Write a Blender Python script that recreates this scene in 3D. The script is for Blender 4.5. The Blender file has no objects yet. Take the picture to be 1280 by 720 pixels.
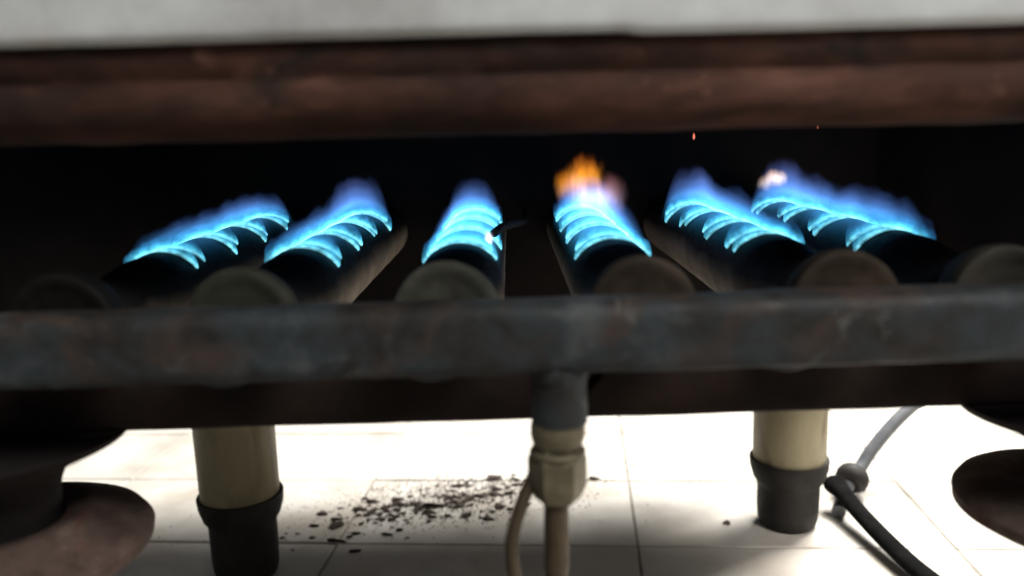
import bpy, math, random
from mathutils import Vector, Matrix, noise
R = math.radians
SC = bpy.context.scene
COL = SC.collection
random.seed(7)

# ------------------------------------------------------------------ camera, world, lamps
H = 0.44                                   # lens height above the tiles (metres)
cam = bpy.data.cameras.new('camera'); cam_o = bpy.data.objects.new('camera', cam); COL.objects.link(cam_o)
cam.sensor_width = 36.0; cam.lens = 36.0 * 1050 / 1280
cam.clip_start = 0.01; cam.clip_end = 60
p_, y_, r_ = 0.1819, -0.0019, -0.0303      # pitch down, yaw, roll
F = Vector((math.sin(y_) * math.cos(p_), math.cos(y_) * math.cos(p_), -math.sin(p_)))
RT = Vector((math.cos(y_), -math.sin(y_), 0)); U = RT.cross(F)
rt = RT * math.cos(r_) + U * math.sin(r_); up = U * math.cos(r_) - RT * math.sin(r_)
cam_o.matrix_world = Matrix(((rt.x, up.x, -F.x, 0), (rt.y, up.y, -F.y, 0), (rt.z, up.z, -F.z, H), (0, 0, 0, 1)))
cam.dof.use_dof = True; cam.dof.focus_distance = 0.62; cam.dof.aperture_fstop = 4.6
SC.camera = cam_o

w = bpy.data.worlds.new('World'); SC.world = w; w.use_nodes = True
w.node_tree.nodes['Background'].inputs[0].default_value = (0.95, 0.98, 1.0, 1)
w.node_tree.nodes['Background'].inputs[1].default_value = 0.10

def area(name, loc, target, size, size_y, power, color):
    l = bpy.data.lights.new(name, 'AREA'); l.shape = 'RECTANGLE'; l.size = size; l.size_y = size_y
    l.energy = power; l.color = color
    o = bpy.data.objects.new(name, l); COL.objects.link(o); o.location = loc
    o.rotation_euler = (Vector(target) - Vector(loc)).to_track_quat('-Z', 'Y').to_euler()
    return o
area('room_light', (1.0, -0.95, 2.05), (0.05, 0.4, 0.4), 1.1, 0.8, 64, (1.0, 0.97, 0.93))     # the kitchen behind the camera
area('daylight_behind', (1.25, 1.95, 2.4), (0.15, 1.1, 0.0), 1.2, 1.2, 320, (1.0, 0.985, 0.95))   # the bright room behind the oven

SC.view_settings.view_transform = 'Standard'; SC.view_settings.look = 'None'
SC.view_settings.exposure = 0; SC.view_settings.gamma = 1
SC.cycles.transparent_max_bounces = 64
SC.cycles.volume_bounces = 0
SC.cycles.use_denoising = True
SC.cycles.max_bounces = 8
SC.cycles.sample_clamp_indirect = 4

# ------------------------------------------------------------------ helpers
def new_obj(name, verts, faces, mat, parent=None, smooth=True, kind=None):
    me = bpy.data.meshes.new(name); me.from_pydata([tuple(v) for v in verts], [], faces); me.update()
    import bmesh
    bm = bmesh.new(); bm.from_mesh(me); bmesh.ops.recalc_face_normals(bm, faces=bm.faces); bm.to_mesh(me); bm.free()
    if smooth:
        me.polygons.foreach_set('use_smooth', [True] * len(me.polygons))
        me.set_sharp_from_angle(angle=R(38))
    me.materials.append(mat)
    o = bpy.data.objects.new(name, me); COL.objects.link(o)
    if parent: o.parent = parent
    if kind: o['kind'] = kind
    return o
def tag(o, label, cat=None, group=None):
    o['label'] = label
    if cat: o['category'] = cat
    if group: o['group'] = group
    return o
def empty(name, loc):
    o = bpy.data.objects.new(name, None); COL.objects.link(o); o.location = loc
    o.empty_display_size = 0.02
    return o
def join(*parts):
    V, Fc = [], []
    for v, f in parts:
        n = len(V); V += list(v); Fc += [tuple(i + n for i in q) for q in f]
    return V, Fc
def box(x0, x1, y0, y1, z0, z1, b=0.0012):
    """a box with chamfered edges"""
    V = []; Fc = []
    xs = (x0, x1); ys = (y0, y1); zs = (z0, z1)
    idx = {}
    for i in (0, 1):
        for j in (0, 1):
            for k in (0, 1):
                sx, sy, sz = (1, -1)[i], (1, -1)[j], (1, -1)[k]
                idx[i, j, k] = len(V)
                V += [(xs[i], ys[j] + sy * b, zs[k] + sz * b), (xs[i] + sx * b, ys[j], zs[k] + sz * b), (xs[i] + sx * b, ys[j] + sy * b, zs[k])]
    for i in (0, 1): Fc.append([idx[i, j, k] for j, k in ((0, 0), (1, 0), (1, 1), (0, 1))])
    for j in (0, 1): Fc.append([idx[i, j, k] + 1 for i, k in ((0, 0), (1, 0), (1, 1), (0, 1))])
    for k in (0, 1): Fc.append([idx[i, j, k] + 2 for i, j in ((0, 0), (1, 0), (1, 1), (0, 1))])
    for i in (0, 1):
        for j in (0, 1):
            Fc.append([idx[i, j, 0], idx[i, j, 0] + 1, idx[i, j, 1] + 1, idx[i, j, 1]])
        for k in (0, 1):
            Fc.append([idx[i, 0, k], idx[i, 0, k] + 2, idx[i, 1, k] + 2, idx[i, 1, k]])
    for j in (0, 1):
        for k in (0, 1):
            Fc.append([idx[0, j, k] + 1, idx[0, j, k] + 2, idx[1, j, k] + 2, idx[1, j, k] + 1])
    for q in idx.values(): Fc.append([q, q + 1, q + 2])
    return V, Fc
def lathe(profile, seg=48, axis='Z', c=(0, 0, 0), caps=True, wob=0.0, wf=8.0):
    """profile: list of (radius, height)"""
    V, Fc = [], []
    for r, h in profile:
        for s in range(seg):
            a = 2 * math.pi * s / seg
            rr = r
            if wob: rr = r + wob * noise.noise(Vector((math.cos(a) * r * wf * 8, math.sin(a) * r * wf * 8, h * wf * 8)))
            x, y = rr * math.cos(a), rr * math.sin(a)
            V.append((c[0] + x, c[1] + y, c[2] + h) if axis == 'Z' else (c[0] + x, c[1] + h, c[2] + y))
    n = len(profile)
    for i in range(n - 1):
        for s in range(seg):
            t = (s + 1) % seg
            Fc.append((i * seg + s, i * seg + t, (i + 1) * seg + t, (i + 1) * seg + s))
    if caps:
        Fc.append(tuple(range(seg))); Fc.append(tuple((n - 1) * seg + s for s in range(seg)))
    return V, Fc
def catmull(pts, per=10):
    P = [Vector(p) for p in pts]; P = [P[0] * 2 - P[1]] + P + [P[-1] * 2 - P[-2]]
    out = []
    for i in range(1, len(P) - 2):
        a, b, c, d = P[i - 1:i + 3]
        for k in range(per):
            t = k / per
            out.append(0.5 * (2 * b + (c - a) * t + (2 * a - 5 * b + 4 * c - d) * t * t + (3 * b - a - 3 * c + d) * t ** 3))
    out.append(P[-2]); return out
def tube(pts, rad, seg=14, per=10, squash=1.0):
    C = catmull(pts, per) if len(pts) > 2 else [Vector(p) for p in pts]
    n = len(C); V, Fc = [], []
    up0 = Vector((0, 0, 1))
    for i, c in enumerate(C):
        t = (C[min(i + 1, n - 1)] - C[max(i - 1, 0)]).normalized()
        s = t.cross(up0)
        if s.length < 1e-3: s = Vector((1, 0, 0))
        s.normalize(); q = s.cross(t)
        f = i / (n - 1)
        r = rad(f) if callable(rad) else rad
        for k in range(seg):
            a = 2 * math.pi * k / seg
            V.append(c + s * (r * math.cos(a)) + q * (r * squash * math.sin(a)))
    for i in range(n - 1):
        for k in range(seg):
            t = (k + 1) % seg
            Fc.append((i * seg + k, i * seg + t, (i + 1) * seg + t, (i + 1) * seg + k))
    Fc.append(tuple(range(seg))); Fc.append(tuple((n - 1) * seg + k for k in range(seg)))
    return V, Fc
def sweep_x(profile, x0, x1, n, disp=0.0, freq=30.0, sag=None):
    """closed (y,z) profile swept along X with hammered, corroded unevenness"""
    m = len(profile); V, Fc = [], []
    for i in range(n + 1):
        x = x0 + (x1 - x0) * i / n
        for j, (y, z) in enumerate(profile):
            dy = dz = 0
            if disp:
                dy = disp * (noise.noise(Vector((x * freq, y * freq * 2, z * freq * 2))) + 0.5 * noise.noise(Vector((x * freq * 3.1, y * 90, z * 90 + 5))))
                dz = 0.7 * disp * noise.noise(Vector((x * freq * .8 + 9, y * freq * 2, z * freq * 2)))
            V.append((x, y + dy, z + dz + (sag(x) if sag else 0)))
    for i in range(n):
        for j in range(m):
            k = (j + 1) % m
            Fc.append((i * m + j, i * m + k, (i + 1) * m + k, (i + 1) * m + j))
    Fc.append(tuple(range(m))); Fc.append(tuple(n * m + j for j in range(m)))
    return V, Fc
def rounded_rect(y0, y1, z0, z1, r, per=5):
    out = []
    for cy, cz, a0 in ((y0 + r, z0 + r, 180), (y1 - r, z0 + r, 270), (y1 - r, z1 - r, 0), (y0 + r, z1 - r, 90)):
        for k in range(per):
            a = R(a0 + 90 * k / (per - 1)); out.append((cy + r * math.cos(a), cz + r * math.sin(a)))
    # a few more points on the long flats so they can be uneven
    res = []
    for i, q in enumerate(out):
        res.append(q); t = out[(i + 1) % len(out)]
        d = math.hypot(t[0] - q[0], t[1] - q[1])
        if d > 0.006:
            m = int(d / 0.004)
            for k in range(1, m): res.append((q[0] + (t[0] - q[0]) * k / m, q[1] + (t[1] - q[1]) * k / m))
    return res

# ------------------------------------------------------------------ materials
class NT:
    def __init__(s, m): s.t = m.node_tree; s.n = s.t.nodes; s.l = s.t.links
    def node(s, typ, **kw):
        q = s.n.new(typ)
        for k, v in kw.items():
            if k.startswith('i_'): q.inputs[k[2:].replace('_', ' ')].default_value = v
            else: setattr(q, k, v)
        return q
    def link(s, a, b): s.l.new(a, b)
    def math(s, op, a, b=None, clamp=False):
        q = s.n.new('ShaderNodeMath'); q.operation = op; q.use_clamp = clamp
        for i, v in enumerate((a, b)):
            if v is None: continue
            if isinstance(v, (int, float)): q.inputs[i].default_value = v
            else: s.link(v, q.inputs[i])
        return q.outputs[0]
    def ramp(s, fac, stops, interp='LINEAR'):
        q = s.n.new('ShaderNodeValToRGB'); q.color_ramp.interpolation = interp
        e = q.color_ramp.elements
        while len(e) < len(stops): e.new(0.5)
        for k, (p, c) in zip(e, stops): k.position = p; k.color = (*c, 1) if len(c) == 3 else c
        s.link(fac, q.inputs[0]); return q.outputs[0]
    def mix(s, fac, a, b, typ='MIX'):
        q = s.n.new('ShaderNodeMix'); q.data_type = 'RGBA'; q.blend_type = typ
        for sock, v in ((q.inputs[0], fac), (q.inputs[6], a), (q.inputs[7], b)):
            if isinstance(v, (int, float)): sock.default_value = v
            elif isinstance(v, tuple): sock.default_value = (*v, 1)
            else: s.link(v, sock)
        return q.outputs[2]
def base_mat(name):
    m = bpy.data.materials.new(name); m.use_nodes = True
    return m, NT(m), m.node_tree.nodes['Principled BSDF']
def worn(name, cols, scale=18, rough=(0.5, 0.85), metal=0.0, bump=0.25, stretch=(1, 1, 1), patch=None, patch_amt=(0.55, 0.68), fine=140, spec=0.3, tint=False):
    """mottled surface: two noise octaves through a colour ramp, optional patches of another colour, bump and uneven gloss"""
    m, t, b = base_mat(name)
    tc = t.node('ShaderNodeTexCoord'); mp = t.node('ShaderNodeMapping'); mp.inputs['Scale'].default_value = stretch
    t.link(tc.outputs['Object'], mp.inputs[0])
    n1 = t.node('ShaderNodeTexNoise', i_Scale=scale, i_Detail=8.0, i_Roughness=0.62); t.link(mp.outputs[0], n1.inputs[0])
    n2 = t.node('ShaderNodeTexNoise', i_Scale=fine, i_Detail=5.0, i_Roughness=0.7); t.link(mp.outputs[0], n2.inputs[0])
    f = t.math('ADD', t.math('MULTIPLY', n1.outputs[0], 0.75), t.math('MULTIPLY', n2.outputs[0], 0.25))
    st = [(0.34 + 0.32 * i / max(1, len(cols) - 1), c) for i, c in enumerate(cols)]
    c = t.ramp(f, st)
    if patch:
        n3 = t.node('ShaderNodeTexNoise', i_Scale=scale * 1.7, i_Detail=6.0, i_Distortion=0.6); t.link(mp.outputs[0], n3.inputs[0])
        k = t.ramp(n3.outputs[0], [(patch_amt[0], (0, 0, 0)), (patch_amt[1], (1, 1, 1))])
        c = t.mix(k, c, patch)
    if tint:
        oi = t.node('ShaderNodeObjectInfo'); c = t.mix(1.0, c, oi.outputs['Color'], 'MULTIPLY')
    t.link(c, b.inputs['Base Color'])
    rr = t.node('ShaderNodeMapRange', i_From_Min=0.3, i_From_Max=0.7, i_To_Min=rough[0], i_To_Max=rough[1]); t.link(n2.outputs[0], rr.inputs[0]); t.link(rr.outputs[0], b.inputs['Roughness'])
    b.inputs['Metallic'].default_value = metal
    b.inputs['Specular IOR Level'].default_value = spec
    bp = t.node('ShaderNodeBump', i_Strength=bump, i_Distance=0.002); t.link(f, bp.inputs['Height']); t.link(bp.outputs[0], b.inputs['Normal'])
    return m

M = {}
M['enamel'] = worn('worn_grey_enamel', [(.34, .345, .34), (.46, .475, .475), (.56, .59, .61)], scale=9, fine=60, rough=(.35, .6), bump=.08, patch=(.40, .36, .31), patch_amt=(.64, .8))
M['rust'] = worn('rusty_steel', [(.012, .008, .007), (.030, .015, .011), (.055, .025, .018), (.10, .049, .036)], scale=16, stretch=(.55, 1, 1.6), fine=90, rough=(.7, .95), bump=.6, patch=(.018, .013, .011), patch_amt=(.48, .66), spec=.12)
M['soot_shade'] = worn('sooty_shaded_steel', [(.008, .007, .007), (.016, .013, .013), (.024, .018, .016)], scale=14, rough=(.7, .95), bump=.3, spec=.1)
M['rail'] = worn('burnt_brown_steel', [(.010, .007, .006), (.020, .013, .011), (.034, .02, .016)], scale=20, rough=(.6, .9), bump=.4, spec=.15)
M['pipe'] = worn('mottled_grey_pipe', [(.009, .008, .008), (.018, .017, .016), (.024, .030, .034), (.055, .060, .060)], scale=19, fine=70, rough=(.45, .8), bump=.35, patch=(.038, .027, .022), patch_amt=(.52, .70), spec=.2)
def burner_mat():
    m = worn('burnt_burner_tube', [(.13, .105, .085), (.24, .20, .16), (.36, .30, .25)], scale=26, rough=(.6, .9), bump=.4, spec=.2)
    t = NT(m); b = m.node_tree.nodes['Principled BSDF']; src = b.inputs['Base Color'].links[0].from_socket
    g = t.node('ShaderNodeNewGeometry'); sp = t.node('ShaderNodeSeparateXYZ'); t.link(g.outputs['Position'], sp.inputs[0])
    nz = t.node('ShaderNodeTexNoise', i_Scale=22.0, i_Detail=3.0); t.link(g.outputs['Position'], nz.inputs[0])
    z = t.math('ADD', sp.outputs['Z'], t.math('MULTIPLY', t.math('SUBTRACT', nz.outputs[0], .5), .012))
    k = t.node('ShaderNodeMapRange', i_From_Min=H - .0910, i_From_Max=H - .0790); t.link(z, k.inputs[0])   # soot burnt on round the slots
    t.link(t.mix(k.outputs[0], src, (.014, .012, .012)), b.inputs['Base Color'])
    return m
M['burner'] = burner_mat()
def add_patch(m, color, scale, lo, hi):
    t = NT(m); b = m.node_tree.nodes['Principled BSDF']; src = b.inputs['Base Color'].links[0].from_socket
    tc = t.node('ShaderNodeTexCoord'); nz = t.node('ShaderNodeTexNoise', i_Scale=scale, i_Detail=7.0, i_Roughness=.6, i_Distortion=.8); t.link(tc.outputs['Object'], nz.inputs[0])
    t.link(t.mix(t.ramp(nz.outputs[0], [(lo, (0, 0, 0)), (hi, (1, 1, 1))]), src, color), b.inputs['Base Color'])
add_patch(M['pipe'], (.095, .10, .095), 33, .62, .78)
add_patch(M['pipe'], (.012, .011, .010), 21, .58, .72)
add_patch(M['pipe'], (.055, .034, .024), 17, .56, .72)
add_patch(M['rust'], (.15, .075, .055), 26, .63, .78)
M['mouth'] = worn('cast_iron_mouth', [(.035, .033, .028), (.085, .081, .070), (.15, .142, .124)], scale=34, fine=160, rough=(.6, .9), bump=.4, tint=True, spec=.2)
M['leg_paint'] = worn('aged_cream_paint', [(.17, .135, .08), (.27, .23, .14), (.33, .29, .19)], scale=9, stretch=(1, 1, .35), rough=(.4, .7), bump=.08, patch=(.10, .065, .035), patch_amt=(.54, .74))
M['rubber'] = worn('black_rubber', [(.010, .009, .009), (.018, .016, .015), (.03, .027, .024)], scale=25, rough=(.55, .85), bump=.2, spec=.25)
M['black'] = worn('matt_black_sleeve', [(.003, .003, .003), (.006, .006, .006), (.011, .010, .010)], scale=40, rough=(.9, 1.0), bump=.2, spec=.03)
M['cast'] = worn('rusty_cast_leg', [(.035, .022, .018), (.095, .066, .055), (.21, .165, .14)], scale=14, fine=110, rough=(.65, .95), bump=.5, patch=(.085, .03, .022), patch_amt=(.55, .7), spec=.12)
M['brass'] = worn('dull_brass', [(.06, .05, .03), (.11, .095, .06), (.17, .15, .10)], scale=40, rough=(.4, .65), bump=.2, metal=.35, patch=(.10, .085, .06), patch_amt=(.55, .7))
M['copper'] = worn('brown_copper_tube', [(.04, .028, .017), (.065, .048, .029), (.10, .076, .048)], scale=30, rough=(.4, .7), bump=.15, metal=.3)
M['cord'] = worn('grey_cord', [(.085, .09, .10), (.12, .125, .135), (.16, .165, .17)], scale=30, rough=(.35, .6), bump=.1)
M['flake'] = worn('rust_flake', [(.022, .016, .012), (.05, .036, .028), (.105, .08, .063)], scale=120, fine=500, rough=(.8, .95), bump=.5)

def tile_mat():
    m, t, b = base_mat('cream_floor_tile')
    g = t.node('ShaderNodeNewGeometry'); oi = t.node('ShaderNodeObjectInfo')
    n1 = t.node('ShaderNodeTexNoise', i_Scale=9.0, i_Detail=8.0, i_Roughness=.6); t.link(g.outputs['Position'], n1.inputs[0])
    n2 = t.node('ShaderNodeTexNoise', i_Scale=95.0, i_Detail=6.0, i_Roughness=.7); t.link(g.outputs['Position'], n2.inputs[0])
    n3 = t.node('ShaderNodeTexNoise', i_Scale=4.2, i_Detail=6.0, i_Distortion=1.2); t.link(g.outputs['Position'], n3.inputs[0])
    c = t.ramp(n1.outputs[0], [(.35, (.46, .42, .365)), (.6, (.60, .565, .51)), (.72, (.65, .62, .575))])
    k = t.ramp(n2.outputs[0], [(.56, (0, 0, 0)), (.74, (.7, .7, .7))]); c = t.mix(k, c, (.40, .35, .30))
    k = t.ramp(n3.outputs[0], [(.55, (0, 0, 0)), (.72, (.6, .6, .6))]); c = t.mix(k, c, (.38, .31, .245))
    v = t.math('ADD', t.math('MULTIPLY', oi.outputs['Random'], .12), .9); h = t.node('ShaderNodeHueSaturation'); t.link(c, h.inputs['Color']); t.link(v, h.inputs['Value'])
    t.link(h.outputs[0], b.inputs['Base Color'])
    rr = t.node('ShaderNodeMapRange', i_From_Min=.35, i_From_Max=.7, i_To_Min=.28, i_To_Max=.6); t.link(n1.outputs[0], rr.inputs[0]); t.link(rr.outputs[0], b.inputs['Roughness'])
    b.inputs['Specular IOR Level'].default_value = .35
    bp = t.node('ShaderNodeBump', i_Strength=.12, i_Distance=.002); t.link(n1.outputs[0], bp.inputs['Height']); t.link(bp.outputs[0], b.inputs['Normal'])
    return m
M['tile'] = tile_mat()
M['grout'] = worn('grey_grout', [(.17, .15, .125), (.26, .235, .205), (.34, .315, .28)], scale=40, rough=(.8, .95), bump=.4)

# flames: gas that only gives off light (added to whatever is behind it)
TUBE_R = 0.0255
def radial_height(t):
    tc = t.node('ShaderNodeTexCoord'); sp = t.node('ShaderNodeSeparateXYZ'); t.link(tc.outputs['Object'], sp.inputs[0])
    r = t.math('SQRT', t.math('ADD', t.math('MULTIPLY', sp.outputs['X'], sp.outputs['X']), t.math('MULTIPLY', sp.outputs['Z'], sp.outputs['Z'])))
    return tc, sp, t.math('SUBTRACT', r, TUBE_R)
def tongue_mat():
    m = bpy.data.materials.new('gas_flame_cone'); m.use_nodes = True; t = NT(m); t.n.clear()
    out = t.node('ShaderNodeOutputMaterial'); tc, sp, h = radial_height(t)
    hh = t.math('DIVIDE', h, 0.013, True)
    col = t.ramp(hh, [(0, (.30, .86, 1.0)), (.22, (.09, .62, .92)), (.5, (.05, .36, .85)), (1, (.12, .18, .7))])
    st = t.ramp(hh, [(0, (.55,) * 3), (.10, (.80,) * 3), (.26, (.42,) * 3), (.45, (.15,) * 3), (.75, (.04,) * 3), (1, (0,) * 3)], 'EASE')
    nz = t.node('ShaderNodeTexNoise', i_Scale=190.0, i_Detail=3.0); t.link(tc.outputs['Object'], nz.inputs[0])
    nn = t.ramp(nz.outputs[0], [(.30, (.25,) * 3), (.52, (.95,) * 3), (.72, (1.7,) * 3)])
    s = t.math('MULTIPLY', t.math('MULTIPLY', st, nn), 0.72)
    em = t.node('ShaderNodeEmission'); t.link(col, em.inputs[0]); t.link(s, em.inputs[1])
    tr = t.node('ShaderNodeBsdfTransparent'); ad = t.node('ShaderNodeAddShader'); t.link(tr.outputs[0], ad.inputs[0]); t.link(em.outputs[0], ad.inputs[1]); t.link(ad.outputs[0], out.inputs['Surface'])
    m.cycles.emission_sampling = 'NONE'
    return m
M['tongue'] = tongue_mat()
MANTLE_X = 0.0240
def mantle_mat(mh, y0, y1, fill, gain):
    """blue outer flame: light given off falls away with height over the tube, ragged licks from noise"""
    m = bpy.data.materials.new('gas_flame_mantle'); m.use_nodes = True; t = NT(m); t.n.clear()
    out = t.node('ShaderNodeOutputMaterial')
    tc = t.node('ShaderNodeTexCoord'); sp = t.node('ShaderNodeSeparateXYZ'); t.link(tc.outputs['Object'], sp.inputs[0])
    X, Y, Z = sp.outputs
    surf = t.math('SQRT', t.math('MAXIMUM', t.math('SUBTRACT', TUBE_R ** 2, t.math('MULTIPLY', X, X)), 0))
    hz = t.math('SUBTRACT', Z, surf)
    q = t.node('ShaderNodeMapRange', i_From_Min=y0, i_From_Max=y1); t.link(Y, q.inputs[0])
    hy = t.ramp(q.outputs[0], [(0, (mh[0] * 10,) * 3), (.5, (mh[1] * 10,) * 3), (1, (mh[2] * 10,) * 3)], 'EASE')
    e = t.math('SUBTRACT', 1, t.math('POWER', t.math('ABSOLUTE', t.math('DIVIDE', X, MANTLE_X)), 4.0), True)
    mp = t.node('ShaderNodeMapping'); mp.inputs['Scale'].default_value = (1, .8, .3); mp.inputs['Location'].default_value = (mh[1] * 900, 0, 0); t.link(tc.outputs['Object'], mp.inputs[0])
    nz = t.node('ShaderNodeTexNoise', i_Scale=48.0, i_Detail=2.0); t.link(mp.outputs[0], nz.inputs[0])
    nn = t.math('ADD', t.math('MULTIPLY', t.math('SUBTRACT', nz.outputs[0], .5), 1.3), .92)
    hn = t.math('DIVIDE', hz, t.math('MULTIPLY', t.math('MULTIPLY', t.math('MULTIPLY', hy, .1), t.math('ADD', t.math('MULTIPLY', e, .92), .06)), nn), True)
    ha = t.math('DIVIDE', hz, .034, True)
    col = t.ramp(ha, [(0, (.06, .60, 1.0)), (.18, (.07, .44, 1.0)), (.40, (.12, .31, .90)), (1, (.19, .25, .76))])
    st = t.ramp(hn, [(0, (fill,) * 3), (.14, (.10 + .9 * fill,) * 3), (.32, (.70,) * 3), (.55, (.36,) * 3), (.80, (.12,) * 3), (1, (0,) * 3)], 'EASE')
    nr = t.ramp(t.math('DIVIDE', hz, .010, True), [(0, (fill,) * 3), (.35, (.12 + .85 * fill,) * 3), (1, (1,) * 3)])
    s = t.math('MULTIPLY', t.math('MULTIPLY', t.math('MULTIPLY', t.math('MULTIPLY', st, e), nr), t.math('ADD', t.math('MULTIPLY', nz.outputs[0], 1.2), .4)), gain * 1.35)
    em = t.node('ShaderNodeEmission'); t.link(col, em.inputs[0]); t.link(s, em.inputs[1]); t.link(em.outputs[0], out.inputs['Volume'])
    return m
def plume_mat(name, stops, strength, z0, z1, scale=90):
    m = bpy.data.materials.new(name); m.use_nodes = True; t = NT(m); t.n.clear()
    out = t.node('ShaderNodeOutputMaterial')
    tc = t.node('ShaderNodeTexCoord'); sp = t.node('ShaderNodeSeparateXYZ'); t.link(tc.outputs['Object'], sp.inputs[0])
    g = t.node('ShaderNodeMapRange', i_From_Min=z0, i_From_Max=z1); t.link(sp.outputs['Z'], g.inputs[0])
    col = t.ramp(g.outputs[0], stops)
    fade = t.ramp(g.outputs[0], [(0, (.15,) * 3), (.2, (1,) * 3), (.6, (.9,) * 3), (.85, (.3,) * 3), (1, (0,) * 3)])
    nz = t.node('ShaderNodeTexNoise', i_Scale=scale, i_Detail=2.0); mp = t.node('ShaderNodeMapping'); mp.inputs['Scale'].default_value = (1, 1, .45)
    t.link(tc.outputs['Object'], mp.inputs[0]); t.link(mp.outputs[0], nz.inputs[0])
    nn = t.ramp(nz.outputs[0], [(.32, (.2,) * 3), (.66, (1.6,) * 3)])
    s = t.math('MULTIPLY', t.math('MULTIPLY', fade, nn), strength)
    em = t.node('ShaderNodeEmission'); t.link(col, em.inputs[0]); t.link(s, em.inputs[1]); t.link(em.outputs[0], out.inputs['Volume'])
    return m

def glow_mat(name, color, strength):
    m = bpy.data.materials.new(name); m.use_nodes = True; t = NT(m); t.n.clear()
    out = t.node('ShaderNodeOutputMaterial'); em = t.node('ShaderNodeEmission')
    nz = t.node('ShaderNodeTexNoise', i_Scale=300.0); tc = t.node('ShaderNodeTexCoord'); t.link(tc.outputs['Object'], nz.inputs[0])
    t.link(t.ramp(nz.outputs[0], [(.3, tuple(c * .6 for c in color)), (.7, color)]), em.inputs[0]); em.inputs[1].default_value = strength
    t.link(em.outputs[0], out.inputs['Surface']); return m

# ------------------------------------------------------------------ the floor
fl = new_obj('floor', *box(-2.2, 2.2, -0.6, 4.2, -0.05, -0.0022), M['grout'], smooth=False, kind='structure')
TW, TD, ROT = 0.33, 0.172, R(-4.6)
tv, tf = box(-TW / 2 + .0015, TW / 2 - .0015, -TD / 2 + .0015, TD / 2 - .0015, -0.006, 0.0, .0011)
tile0 = None
for i in range(-5, 6):
    for j in range(-4, 11):
        lx, ly = (i + .5) * TW, (j + .5) * TD
        ox, oy = 0.125, 0.838
        x = ox + lx * math.cos(ROT) - ly * math.sin(ROT); y = oy + lx * math.sin(ROT) + ly * math.cos(ROT)
        if tile0 is None:
            tile0 = new_obj('tile', tv, tf, M['tile'], fl, smooth=False); o = tile0
        else:
            o = tile0.copy(); COL.objects.link(o); o.parent = fl
        o.location = (x, y, random.uniform(-.0006, .0002)); o.rotation_euler = (random.uniform(-.002, .002), random.uniform(-.0015, .0015), ROT + random.uniform(-.002, .002))

# ------------------------------------------------------------------ the oven
OX = 0.012
oven = empty('gas_oven', (OX, 0.58, 0))
tag(oven, 'rusty gas oven standing on legs, seen low through its open burner compartment', 'oven')
def part(name, vf, mat, parent=oven, smooth=True, label=None):
    v, f = vf
    o = new_obj(name, v, f, mat, None, smooth)
    o.parent = parent
    o.matrix_parent_inverse = Matrix.Translation(-Vector(parent_loc(parent)))
    if label: o['label'] = label
    return o
def parent_loc(p):
    return p.location if p.type == 'EMPTY' else (0, 0, 0)
XL, XR = OX - 0.335, OX + 0.335
part('front_panel', sweep_x(rounded_rect(.322, .346, H + .0365, H + .30, .004), XL - .02, XR + .02, 90, .0006, 9, lambda x: -.004 * x + (-.0012 if x > .05 else 0)), M['enamel'], label='pale grey enamel front panel above the rusty rail')
part('side_wall', box(XL - .012, XL, .347, 1.04, H - .135, H + .30), M['soot_shade'])  # side walls extended back out of view to shade the near tiles
part('side_wall', box(XR, XR + .012, .347, 1.04, H - .135, H + .30), M['soot_shade'])
part('back_wall', box(XL - .004, XR + .004, .80, .812, H - .255, H + .29), M['soot_shade'])
part('oven_base_plate', box(XL + .001, XR - .001, .362, .799, H + .012, H + .02), M['soot_shade'])
part('top_plate', box(XL - .02, XR + .02, .324, 1.05, H + .301, H + .312), M['enamel'])  # unseen top, added to block light from behind the oven
prof = [(.366, H + .004), (.356, H + .0005), (.347, H - .0005), (.340, H + .001), (.3350, H + .004), (.3315, H + .008), (.3295, H + .013), (.3295, H + .018), (.3310, H + .0205), (.3315, H + .0225), (.3305, H + .0245), (.3288, H + .027), (.3278, H + .031), (.3285, H + .0355), (.334, H + .0375), (.362, H + .0375)]
part('rusty_rail', sweep_x(prof, XL, XR, 260, .0011, 45, lambda x: -.006 * x), M['rust'], label='heavily rusted brown rail across the top of the opening')
part('lower_rail', sweep_x(rounded_rect(.400, .412, H - .141, H - .098, .003), XL + .002, XR - .002, 160, .0007, 25), M['rail'], label='dark burnt rail under the burner pipe')

# burners: six tubes running front to back, each with eight cross slots in four pairs
BX = [-0.2062, -0.1242, -0.0308, 0.0585, 0.1505, 0.2232]
AZ = H - 0.0879
SLOT_Y = [0.488 + .0680 * (i // 2) + .0155 * (i % 2) for i in range(8)]
def arc_strip(y0, y1, a0, a1, r0, r1, n=18, cx=0, cz=0):
    V, Fc = [], []
    for i in range(n + 1):
        a = R(a0 + (a1 - a0) * i / n)
        for r in (r0, r1):
            for y in (y0, y1): V.append((cx + r * math.sin(a), y, cz + r * math.cos(a)))
    for i in range(n):
        b = i * 4; c = b + 4
        Fc += [(b, b + 1, c + 1, c), (b + 2, c + 2, c + 3, b + 3), (b, c, c + 2, b + 2), (b + 1, b + 3, c + 3, c + 1)]
    Fc += [(0, 2, 3, 1), (n * 4, n * 4 + 1, n * 4 + 3, n * 4 + 2)]
    return V, Fc
tints = [(.04, .03, .028), (.26, .28, .235), (.50, .53, .49), (.34, .26, .215), (.33, .24, .185), (.27, .255, .225)]  # first tint, near black, paints the darkness over the leftmost mouth
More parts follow.
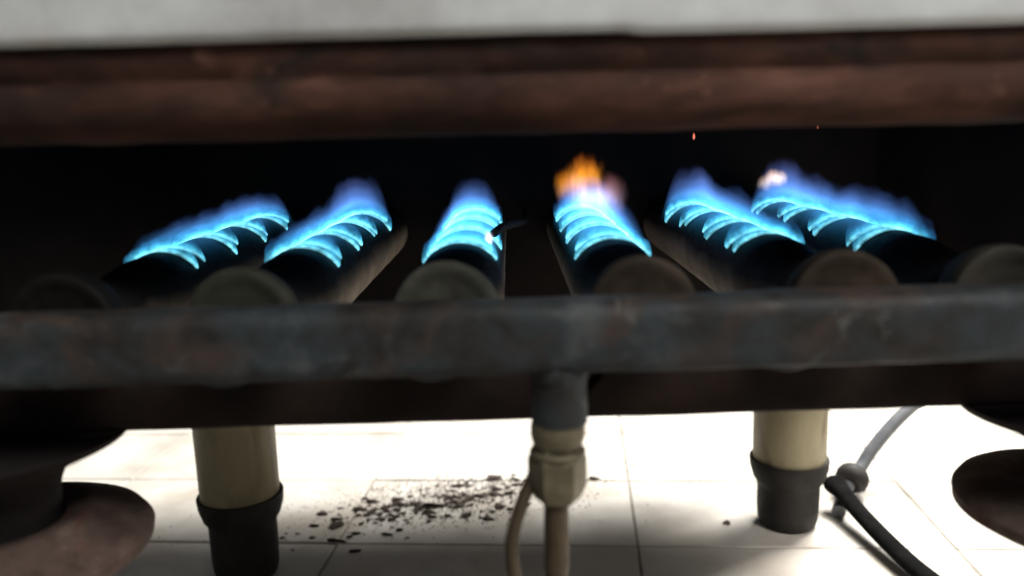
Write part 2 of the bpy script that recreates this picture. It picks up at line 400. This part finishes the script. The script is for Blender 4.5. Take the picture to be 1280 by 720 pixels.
for b, x in enumerate(BX):
    pr = [(.0205, .392), (.0198, .405), (.0205, .425), (.0235, .448), (TUBE_R, .462)] + [(TUBE_R, .462 + .01 * k) for k in range(1, 34)] + [(.0250, .7985)]
    bo = part('burner', lathe(pr, 56, 'Y', (x, 0, AZ), wob=.0003, wf=6), M['burner'])
    pm = [(.0062, .3745), (.0120, .3742), (.0165, .3738), (.0186, .3733), (.0200, .3728), (.0218, .3724), (.0240, .3724), (.0251, .3732), (.0255, .3765), (.0250, .3815), (.0235, .388), (.0212, .394), (.0192, .3945), (.0172, .392), (.0062, .388), (.0062, .3745)]
    mo = part('mouth', lathe(pm, 56, 'Y', (x, 0, AZ + .0066), caps=False, wob=.0009, wf=5), M['mouth'], bo)
    mo.color = (*tints[b], 1)
    part('jet', lathe([(.006, .368), (.006, .374), (.0035, .377), (.0035, .384)], 16, 'Y', (x, 0, AZ + .0055)), M['brass'], bo)
    for k, sy in enumerate(SLOT_Y):       # raised lips of the sawn slots
        part('slot', arc_strip(sy - .0016, sy + .0016, -48, 48, TUBE_R - .0006, TUBE_R + .0005, 18, x, AZ), M['soot_shade'], bo)

# manifold in front of the mouths
mz0, mz1 = H - .0998, H - .0690
man = part('manifold_pipe', sweep_x(rounded_rect(.3345, .360, mz0, mz1, .0072), XL + .004, XR - .004, 200, .0011, 32), M['pipe'], label='thick mottled grey gas pipe across the front')
part('stub_pipe', lathe([(.0122, H - .124), (.0122, H - .118), (.0120, H - .112), (.0122, H - .104), (.0128, H - .099), (.0132, H - .094)], 40, 'Z', (.0185, .3505, 0), wob=.0003), M['pipe'], man)
part('weld', lathe([(.0122, H - .1045), (.0132, H - .1025), (.0136, H - .0995), (.0130, H - .0960)], 40, 'Z', (.0185, .3505, 0), wob=.0012, wf=10), M['pipe'], man)
for x, z in ((-.125, H - .0985), (-.036, H - .0985), (.115, H - .0985)):
    part('weld', tube([(x - .014, .346, z), (x - .004, .345, z - .0012), (x + .006, .345, z - .001), (x + .016, .346, z)], lambda f: .0024 * math.sin(math.pi * min(1, max(.02, f))) + .0006, 10, 4), M['pipe'], man)
part('strap', tube([(.016, .372, H - .140), (.027, .376, H - .126), (.046, .399, H - .112)], .0034, 8, 8, .5), M['rail'], man)

# pilot tube between the third and fourth burners
part('pilot_tube', tube([(-.0115, .535, H - .0625), (-.0065, .56, H - .0615), (.000, .60, H - .064), (.010, .70, H - .072), (.013, .797, H - .073)], .0028, 10, 8), M['burner'])

# front legs: a flared cast bracket, a waist and a round flange, then the post down to the tiles
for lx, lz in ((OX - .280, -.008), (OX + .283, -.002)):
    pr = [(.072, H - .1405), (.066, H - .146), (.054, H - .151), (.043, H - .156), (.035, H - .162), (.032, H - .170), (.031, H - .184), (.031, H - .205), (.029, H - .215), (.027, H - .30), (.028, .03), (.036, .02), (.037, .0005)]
    lg = part('front_leg', lathe(pr, 72, 'Z', (lx, .402, 0), wob=.0012, wf=4), M['soot_shade'])  # near-black colour paints shade onto the cast bracket and post
    pr = [(.0325, H - .187), (.045, H - .1850), (.064, H - .186 + lz), (.0705, H - .188 + lz), (.0735, H - .192 + lz), (.0725, H - .198 + lz), (.065, H - .202 + lz), (.0345, H - .207), (.0335, H - .19)]
    if lx > 0: pr = [(r if r < .046 else r * .90, h) for r, h in pr]
    part('flange', lathe(pr, 72, 'Z', (lx, .402, 0), caps=False, wob=.0010, wf=4), M['cast'], lg, label='rusty round flange on the leg')
# rear legs
for lx, ly, up_ in ((-.285, .806, .010), (.300, .882, 0)):
    lg = part('rear_leg', lathe([(.0395, H - .13), (.0395, H - .20), (.0395, H - .28), (.0392, .072 + up_), (.036, .066 + up_), (.030, .060 + up_)], 56, 'Z', (lx, ly, 0)), M['leg_paint'])
    part('rubber_foot', lathe([(.0398, .0780 + up_), (.0422, .0785 + up_), (.0428, .0770 + up_), (.0420, .068 + up_), (.0385, .056 + up_), (.0350, .0505 + up_), (.0338, .0480 + up_), (.0335, .020), (.0325, .008), (.0305, .0015), (.027, .0005)], 56, 'Z', (lx, ly, 0), wob=.0004, wf=3), M['rubber'], lg)
part('rear_shade_panel', box(XL - .012, XR + .012, 1.041, 1.053, H - .185, H + .30), M['soot_shade'])  # unseen back, added far to the rear to shade the near tiles
part('bottom_shade_plate', box(XL + .003, XR - .003, .813, 1.040, H - .185, H - .177), M['soot_shade'])  # unseen underside, added to keep light off the near tiles

# ------------------------------------------------------------------ the flames
names = ['leftmost', 'second', 'third', 'fourth', 'fifth', 'rightmost']
labels = ['low blue gas flame on the leftmost burner, in ragged separate arcs',
          'blue gas flame on the second burner from the left, slanting to a bright ridge',
          'narrow blue gas flame pointing straight back on the third burner from the left',
          'blue gas flame with orange and yellow tip on the fourth burner from the left',
          'blue gas flame on the fifth burner from the left, beside the longest one',
          'long blue gas flame on the rightmost burner with a small peach coloured lick']
# mantle height above the tube at front, middle and back of each burner
MH = [(.016, .019, .024), (.015, .020, .038), (.018, .022, .031), (.022, .028, .034), (.010, .022, .036), (.024, .026, .038)]
FG = [(.05, 20), (.08, 20), (.7, 17), (.6, 19), (.3, 25), (.25, 25)]      # glow between the slots, overall gain
TH = [(.0095, .0105), (.0095, .0115), (.010, .012), (.0105, .014), (.009, .011), (.011, .0125)]
def interp3(t, a): return a[0] + (a[1] - a[0]) * t * 2 if t < .5 else a[1] + (a[2] - a[1]) * (t - .5) * 2
def tongue(y, hmax, a0, a1, seed):
    """thin wedge of burning gas over one slot: thick at the slot, thinning upward, its upper part drawn up by the heat"""
    V, Fc = [], []; NA, NR = 34, 5; lean = .004 * noise.noise(Vector((seed * 2.3, 1, 1)))
    for i in range(NA + 1):
        f = i / NA; a = R(a0 + (a1 - a0) * f)
        e = max(.0, 1 - abs(2 * f - 1) ** 3.2)
        hh = hmax * (.16 + .84 * e) * (1 + .25 * noise.noise(Vector((f * 5, seed * 3.7, 0))) + .22 * noise.noise(Vector((f * 13, seed * 1.9, 4))))
        for j in range(NR + 1):
            q = j / NR; d = hh * q
            rx, rz = math.sin(a), math.cos(a)
            x = (TUBE_R + .0004) * rx + d * (rx * .65); z = (TUBE_R + .0004) * rz + d * (rz * .65 + .35)
            th = (.0016 * (1 - q) ** .7 + .00025) * (.35 + .65 * e)
            yy = y + lean * q + .0022 * q * noise.noise(Vector((f * 6, seed, q)))
            V += [(x, yy - th, z), (x, yy + th, z)]
    S = (NR + 1) * 2
    for i in range(NA):
        for j in range(NR):
            b = i * S + j * 2; c = b + S
            Fc += [(b, b + 2, c + 2, c), (b + 1, c + 1, c + 3, b + 3)]
        b = i * S; c = b + S
        Fc += [(b, c, c + 1, b + 1), (b + NR * 2, b + NR * 2 + 1, c + NR * 2 + 1, c + NR * 2)]
    for b in (0, NA * S):
        for j in range(NR): Fc.append((b + 2 * j, b + 2 * j + 1, b + 2 * j + 3, b + 2 * j + 2))
    return V, Fc
def mantle(y0, y1, mh):
    V, Fc = [], []; NY, NA = 30, 26
    ring = []
    for k in range(NY + 1):
        t = k / NY; y = y0 + (y1 - y0) * t
        endf = min(1, (math.sin(math.pi * t) * 3.2) ** .5) if 0 < k < NY else .04
        h = interp3(t, mh) * endf * 1.2
        row = []
        xs = [-MANTLE_X + 2 * MANTLE_X * i / NA for i in range(NA + 1)]
        sf = lambda x: math.sqrt(TUBE_R ** 2 - x * x) + .0005
        for x in xs: row.append((x, y, sf(x)))
        for x in reversed(xs): row.append((x, y, sf(x) + .0003 + h * (.06 + .94 * max(0, 1 - abs(x / MANTLE_X) ** 4))))
        ring.append(len(V)); V += row
    m = 2 * (NA + 1)
    for k in range(NY):
        for j in range(m):
            n = (j + 1) % m
            Fc.append((ring[k] + j, ring[k] + n, ring[k + 1] + n, ring[k + 1] + j))
    Fc.append(tuple(range(m))); Fc.append(tuple(ring[NY] + j for j in range(m)))
    return V, Fc
def plume(c, rx, ry, h, lean, seed, n=16, seg=24, pw=.62):
    """a lick of flame: a rounded foot drawn up into a ragged point"""
    V, Fc = [], []
    for k in range(n + 1):
        t = k / n
        rr = max(.02, (math.sin(math.pi * (t * .93 + .06)) ** pw) * (1 - .25 * t) * 1.05)
        if pw < 0: rr = max(.02, min(1, (t + .02) * 8) ** .5 * (1 - t) ** .8)
        for s in range(seg):
            a = 2 * math.pi * s / seg
            w = 1 + .45 * noise.noise(Vector((math.cos(a) * 1.6, math.sin(a) * 1.6, t * 2.6 + seed)))
            V.append((c[0] + rx * rr * w * math.cos(a) + lean * t * t, c[1] + ry * rr * w * math.sin(a), c[2] + h * t * (1 + .18 * noise.noise(Vector((math.cos(a), math.sin(a), seed * 2))))))
    for k in range(n):
        for s in range(seg):
            q = (s + 1) % seg
            Fc.append((k * seg + s, k * seg + q, (k + 1) * seg + q, (k + 1) * seg + s))
    Fc.append(tuple(range(seg))); Fc.append(tuple(n * seg + s for s in range(seg)))
    return V, Fc
flames = []
for b, x in enumerate(BX):
    fo = empty('gas_flame', (x, 0, AZ)); flames.append(fo)
    tag(fo, labels[b], 'flame', 'flames on the six burners')
    for k, sy in enumerate(SLOT_Y):
        t = k / 7
        hm = TH[b][0] + (TH[b][1] - TH[b][0]) * t
        am = 59 - ((9 if b == 0 else 5) if k % 2 else 0) + random.uniform(-4, 4)
        new_obj('flame_tongue', *tongue(sy + random.uniform(-.0022, .0022), hm * random.uniform(.75, 1.4), -am * random.uniform(.88, 1.04), am * random.uniform(.88, 1.04), b * 10 + k), M['tongue'], fo)
    new_obj('flame_mantle', *mantle(SLOT_Y[0] - .006, SLOT_Y[7] + .010, MH[b]), mantle_mat(MH[b], SLOT_Y[0] - .006, SLOT_Y[7] + .010, *FG[b]), fo)
def lick_mat(name, c, r, stops, strength, scale=95, warp=.9):
    """soft ragged lick: light falls off from the middle of the lick, torn upward by stretched noise"""
    m = bpy.data.materials.new(name); m.use_nodes = True; t = NT(m); t.n.clear()
    out = t.node('ShaderNodeOutputMaterial'); tc = t.node('ShaderNodeTexCoord')
    mp = t.node('ShaderNodeMapping'); mp.inputs['Scale'].default_value = (1, .7, .38); t.link(tc.outputs['Object'], mp.inputs[0])
    nz = t.node('ShaderNodeTexNoise', i_Scale=scale, i_Detail=2.5); t.link(mp.outputs[0], nz.inputs[0])
    sb = t.node('ShaderNodeVectorMath', operation='SUBTRACT'); t.link(tc.outputs['Object'], sb.inputs[0]); sb.inputs[1].default_value = c
    dv = t.node('ShaderNodeVectorMath', operation='DIVIDE'); t.link(sb.outputs[0], dv.inputs[0]); dv.inputs[1].default_value = r
    ln = t.node('ShaderNodeVectorMath', operation='LENGTH'); t.link(dv.outputs[0], ln.inputs[0])
    d = t.math('ADD', ln.outputs['Value'], t.math('MULTIPLY', t.math('SUBTRACT', nz.outputs[0], .42), warp))
    st = t.ramp(d, [(.0, (1,) * 3), (.35, (.75,) * 3), (.65, (.28,) * 3), (.9, (.03,) * 3), (1, (0,) * 3)], 'EASE')
    sp = t.node('ShaderNodeSeparateXYZ'); t.link(dv.outputs[0], sp.inputs[0])
    g = t.node('ShaderNodeMapRange', i_From_Min=-1.0, i_From_Max=1.0); t.link(sp.outputs['Z'], g.inputs[0])
    em = t.node('ShaderNodeEmission'); t.link(t.ramp(g.outputs[0], stops), em.inputs[0]); t.link(t.math('MULTIPLY', st, strength), em.inputs[1])
    t.link(em.outputs[0], out.inputs['Volume']); return m
def blob(c, r, n=14, seg=24):
    V, Fc = [], []
    for k in range(n + 1):
        a = math.pi * min(.985, max(.015, k / n))
        for s_ in range(seg):
            q = 2 * math.pi * s_ / seg
            w = 1 + .08 * noise.noise(Vector((math.cos(q), math.sin(q), k * .4 + c[0] * 300)))
            V.append((c[0] + r[0] * w * math.sin(a) * math.cos(q), c[1] + r[1] * w * math.sin(a) * math.sin(q), c[2] - r[2] * w * math.cos(a)))
    for k in range(n):
        for s_ in range(seg):
            q = (s_ + 1) % seg
            Fc.append((k * seg + s_, k * seg + q, (k + 1) * seg + q, (k + 1) * seg + s_))
    Fc.append(tuple(range(seg))); Fc.append(tuple(n * seg + s_ for s_ in range(seg)))
    return V, Fc
ORG = [(0, (.90, .62, .72)), (.3, (1, .46, .22)), (.55, (1, .36, .03)), (1, (.95, .17, .01))]
PNK = [(0, (.70, .80, 1.0)), (.4, (.80, .62, .92)), (.7, (.85, .42, .48)), (1, (.7, .20, .14))]
f4, f6 = flames[3], flames[5]
for nm, lb, c_, r_2, stops, k_ in (
        ('orange_tip', 'orange and yellow tip of the flame', (.000, .665, .052), (.021, .016, .021), ORG, 85),
        ('orange_tip', 'small orange lick on the left of the flame', (-.0135, .672, .046), (.013, .013, .017), ORG, 62),
        ('pink_tip', 'pink haze at the right side of the flame', (.012, .605, .041), (.014, .045, .020), PNK, 15),
        ('pale_core', 'whitish band under the orange tip', (.001, .640, .038), (.022, .040, .014), [(0, (.45, .85, 1)), (.5, (.85, .85, 1)), (1, (.95, .62, .72))], 26)):
    o = new_obj(nm, *blob(c_, r_2), lick_mat(nm + '_glow', c_, r_2, stops, k_, 125, .95), f4); o['label'] = lb
for lb, c_, r_2, k_ in (('small peach coloured lick at the far end', (-.006, .690, .0455), (.0115, .010, .0095), 160), ('pale end of the peach lick', (-.0145, .694, .0415), (.008, .008, .0085), 70)):
    o = new_obj('peach_tip', *blob(c_, r_2), lick_mat('peach_tip_glow', c_, r_2, [(0, (.85, .80, .95)), (.45, (1, .80, .62)), (1, (1, .55, .25))], k_, 150, .8), f6); o['label'] = lb

PC, PR = (-.0147, .529, H - .0655), (.0042, .0045, .0065)
pf = new_obj('pilot_flame', *blob(PC, PR, 8, 14), lick_mat('pilot_glow', PC, PR, [(0, (.8, .95, 1)), (.5, (1, .93, .80)), (1, (1, .75, .45))], 420, 300, .8))
tag(pf, 'tiny white pilot flame at the end of a thin tube beside the third burner', 'flame')
for (px, py, pz, s), lb in (((.130, .60, H - .006, 1.0), 'tiny red spark in the dark above the gap beside the fifth flame'), ((.217, .60, H - .002, .55), 'faintest red spark, floating above the rightmost flame')):
    sp = new_obj('spark', *lathe([(.0002, -.0022 * s), (.0007 * s, -.001 * s), (.0009 * s, .0004 * s), (.0004 * s, .0018 * s), (.0001, .0026 * s)], 10), glow_mat('spark_glow', (1.0, .25, .16), 1.1 * s))
    sp.location = (px, py, pz); tag(sp, lb, 'spark', 'sparks')

# ------------------------------------------------------------------ gas supply under the pipe
gs = empty('gas_supply_line', (.0175, .3505, 0))
tag(gs, 'dull brass coupling and thin tubes hanging under the grey gas pipe', 'gas fitting')
GX, GY = .0172, .3505
def hexnut(r, z0, z1, ch=.0012):
    V, Fc = [], []; prof = [(r * .86, z0), (r, z0 + ch), (r, z1 - ch), (r * .86, z1)]
    return lathe(prof, 6, 'Z', (GX, GY, 0))
part('collar', lathe([(.0098, H - .1350), (.0108, H - .1345), (.0118, H - .1315), (.0121, H - .1300), (.0121, H - .1262), (.0116, H - .1250), (.0116, H - .1238), (.0100, H - .1232)], 40, 'Z', (GX + .0003, GY, 0), wob=.0003, wf=6), M['brass'], gs)
part('nut', lathe([(.0080, H - .1605), (.0100, H - .1600), (.0128, H - .1545), (.0131, H - .1530), (.0131, H - .1412), (.0122, H - .1385), (.0112, H - .1378), (.0104, H - .1345)], 6, 'Z', (GX - .0003, GY, 0)), M['brass'], gs)
part('ring', lathe([(.0104, H - .1392), (.0122, H - .1388), (.0124, H - .1376), (.0118, H - .1366), (.0100, H - .1362)], 36, 'Z', (GX, GY, 0), wob=.0002), M['brass'], gs)
part('copper_tube', tube([(GX - .001, GY, H - .160), (GX - .0015, GY, H - .20), (GX - .002, GY + .002, H - .30), (GX + .02, GY + .05, .05), (GX + .06, GY + .16, .0065)], .0056, 18, 10), M['copper'], gs)
part('side_tube', tube([(GX - .0105, GY + .003, H - .150), (GX - .0165, GY - .001, H - .162), (GX - .0215, GY - .003, H - .180), (GX - .0195, GY - .003, H - .200), (GX - .012, GY, H - .225), (GX - .006, GY + .01, H - .27), (GX - .02, GY + .05, .06), (GX - .04, GY + .12, .005)], .0031, 12, 10), M['copper'], gs)

# ------------------------------------------------------------------ cord, grommet and rod on the floor
cd = empty('power_cord', (.40, .93, 0))
tag(cd, 'grey cord coming down to the tiles beside the right rear leg', 'cord')
CORD = [(.5104, 1.0, .1071), (.4818, .99, .0906), (.4556, .98, .0712), (.4309, .97, .048), (.4131, .96, .0289), (.3937, .942, .0199), (.3777, .92, .012), (.3596, .887, .0082)]
part('cable', tube(CORD, .0078, 18, 10), M['cord'], cd)
gr = lathe([(.0092, -.012), (.014, -.0115), (.0185, -.007), (.0195, 0), (.0180, .006), (.0150, .0100), (.0092, .0105)], 28, wob=.0006, wf=4)
q = Vector((.020, .018, .014)).to_track_quat('Z', 'Y').to_matrix()
gv = [q @ Vector(v) + Vector((.3985, .945, .0235)) for v in gr[0]]
part('grommet', (gv, gr[1]), M['rubber'], cd, label='black ribbed grommet round the cord')
for s in (-1, 0, 1):
    a = math.radians(-95 + s * 34)
    part('rib', tube([q @ Vector((0.0190 * math.cos(a), 0.0190 * math.sin(a), -.004)) + Vector((.3985, .945, .0235)), q @ Vector((0.0197 * math.cos(a), 0.0197 * math.sin(a), 0)) + Vector((.3985, .945, .0235)), q @ Vector((0.0180 * math.cos(a), 0.0180 * math.sin(a), .005)) + Vector((.3985, .945, .0235))], .0011, 8, 4), M['rubber'], cd)
rod = new_obj('black_rod', *tube([(.361, .925, .030), (.364, .912, .030), (.3665, .895, .028), (.370, .858, .022), (.376, .805, .016), (.384, .745, .0125), (.402, .66, .0125), (.43, .55, .0125)], lambda f: (.004 + .0090 * math.sin(min(1, f / .13) * math.pi / 2)) if f < .2 else (.0130 - .0030 * min(1, (f - .2) / .12)), 18, 10, .8), M['black'])
tag(rod, 'thick black rod lying across the tiles with its blunt end by the grey cord', 'rod')

# ------------------------------------------------------------------ rust flakes fallen on the tiles
def flake_mesh(seed, flat=.3):
    rnd = random.Random(seed); V = []; n = 9
    for z in (0, 1):
        for k in range(n):
            a = 2 * math.pi * k / n; r = rnd.uniform(.55, 1.1) * (1 if z == 0 else .72)
            V.append((r * math.cos(a), r * math.sin(a) * .7, z * flat * rnd.uniform(.5, 1.3)))
    Fc = [(k, (k + 1) % n, n + (k + 1) % n, n + k) for k in range(n)] + [tuple(range(n)), tuple(n + k for k in range(n))]
    return V, Fc
protos = []
def flake(x, y, s, asp, rz, label, group, kind_i):
    if kind_i >= len(protos):
        o = new_obj('rust_flake', *flake_mesh(100 + kind_i), M['flake'], smooth=False); protos.append(o)
    else:
        o = protos[kind_i].copy(); COL.objects.link(o)
    o.location = (x, y, .0003); o.scale = (s, s * asp, s * .75); o.rotation_euler = (random.uniform(-.1, .1), random.uniform(-.1, .1), rz)
    tag(o, label, 'rust flake', group); return o
G = 'rust flakes scattered on the tiles'
flake(-.212, .905, .0135, .9, .5, 'biggest dark rust clump on the tiles, left end of the scatter', G, 0)
flake(-.178, .938, .0110, 1.0, 1.2, 'dark rust clump just behind the biggest one, over the seam', G, 1)
flake(-.033, 1.028, .0150, .8, .1, 'wide greyish rust flake lying farthest back near the brass coupling', G, 2)
flake(-.0095, .80, .0075, 1, .3, 'dark rust crumb nearest the lens, at the picture\'s lower edge', G, 3)
flake(.233, .884, .0070, 1, .9, 'lone dark crumb on the tile left of the right rear leg', G, 0)
flake(-.205, .866, .0150, .16, -.05, 'thin straight rust sliver lying along the grout line', G, 1)
flake(-.180, .843, .0100, .35, .2, 'short rust sliver in front of the thin straight one', G, 2)
flake(-.105, .948, .0200, .14, .12, 'long thin rust splinter in the middle of the scatter', G, 3)
random.seed(21)
n = 0
while n < 265:
    u = random.gauss(0, 1); v = random.gauss(0, 1)
    x = random.triangular(-.24, .02, -.06) if random.random() < .75 else (-.11 + u * .12); y = .955 + v * .026 + .30 * (x + .10)
    if not (-.42 < x < .30 and .80 < y < 1.12): continue
    s = min(.0100, .0018 + random.expovariate(1 / .0027))
    flake(x, y, s, random.uniform(.35, .95), random.uniform(-.6, .6), 'small dark rust flake in the scatter on the tiles between the rear legs', G, random.randrange(4)); n += 1
cv, cf = [], []
for k in range(3600):
    w_ = .055 if k % 3 else .13
    x = -.08 + random.gauss(0, 1) * w_; y = .975 + random.gauss(0, 1) * .04 + .2 * (x + .1); s = random.uniform(.0003, .0013)
    a = random.random() * 6.28
    b0 = len(cv)
    for q in range(4): cv.append((x + s * math.cos(a + q * 1.57), y + s * math.sin(a + q * 1.57), .0001))
    cv.append((x, y, .0002 + s * .8)); cf += [(b0, b0 + 1, b0 + 4), (b0 + 1, b0 + 2, b0 + 4), (b0 + 2, b0 + 3, b0 + 4), (b0 + 3, b0, b0 + 4), (b0 + 3, b0 + 2, b0 + 1, b0)]
cr = new_obj('rust_dust', cv, cf, M['flake'], smooth=False, kind='stuff')
tag(cr, 'fine dark rust dust strewn over the tiles between the rear legs', 'rust dust')
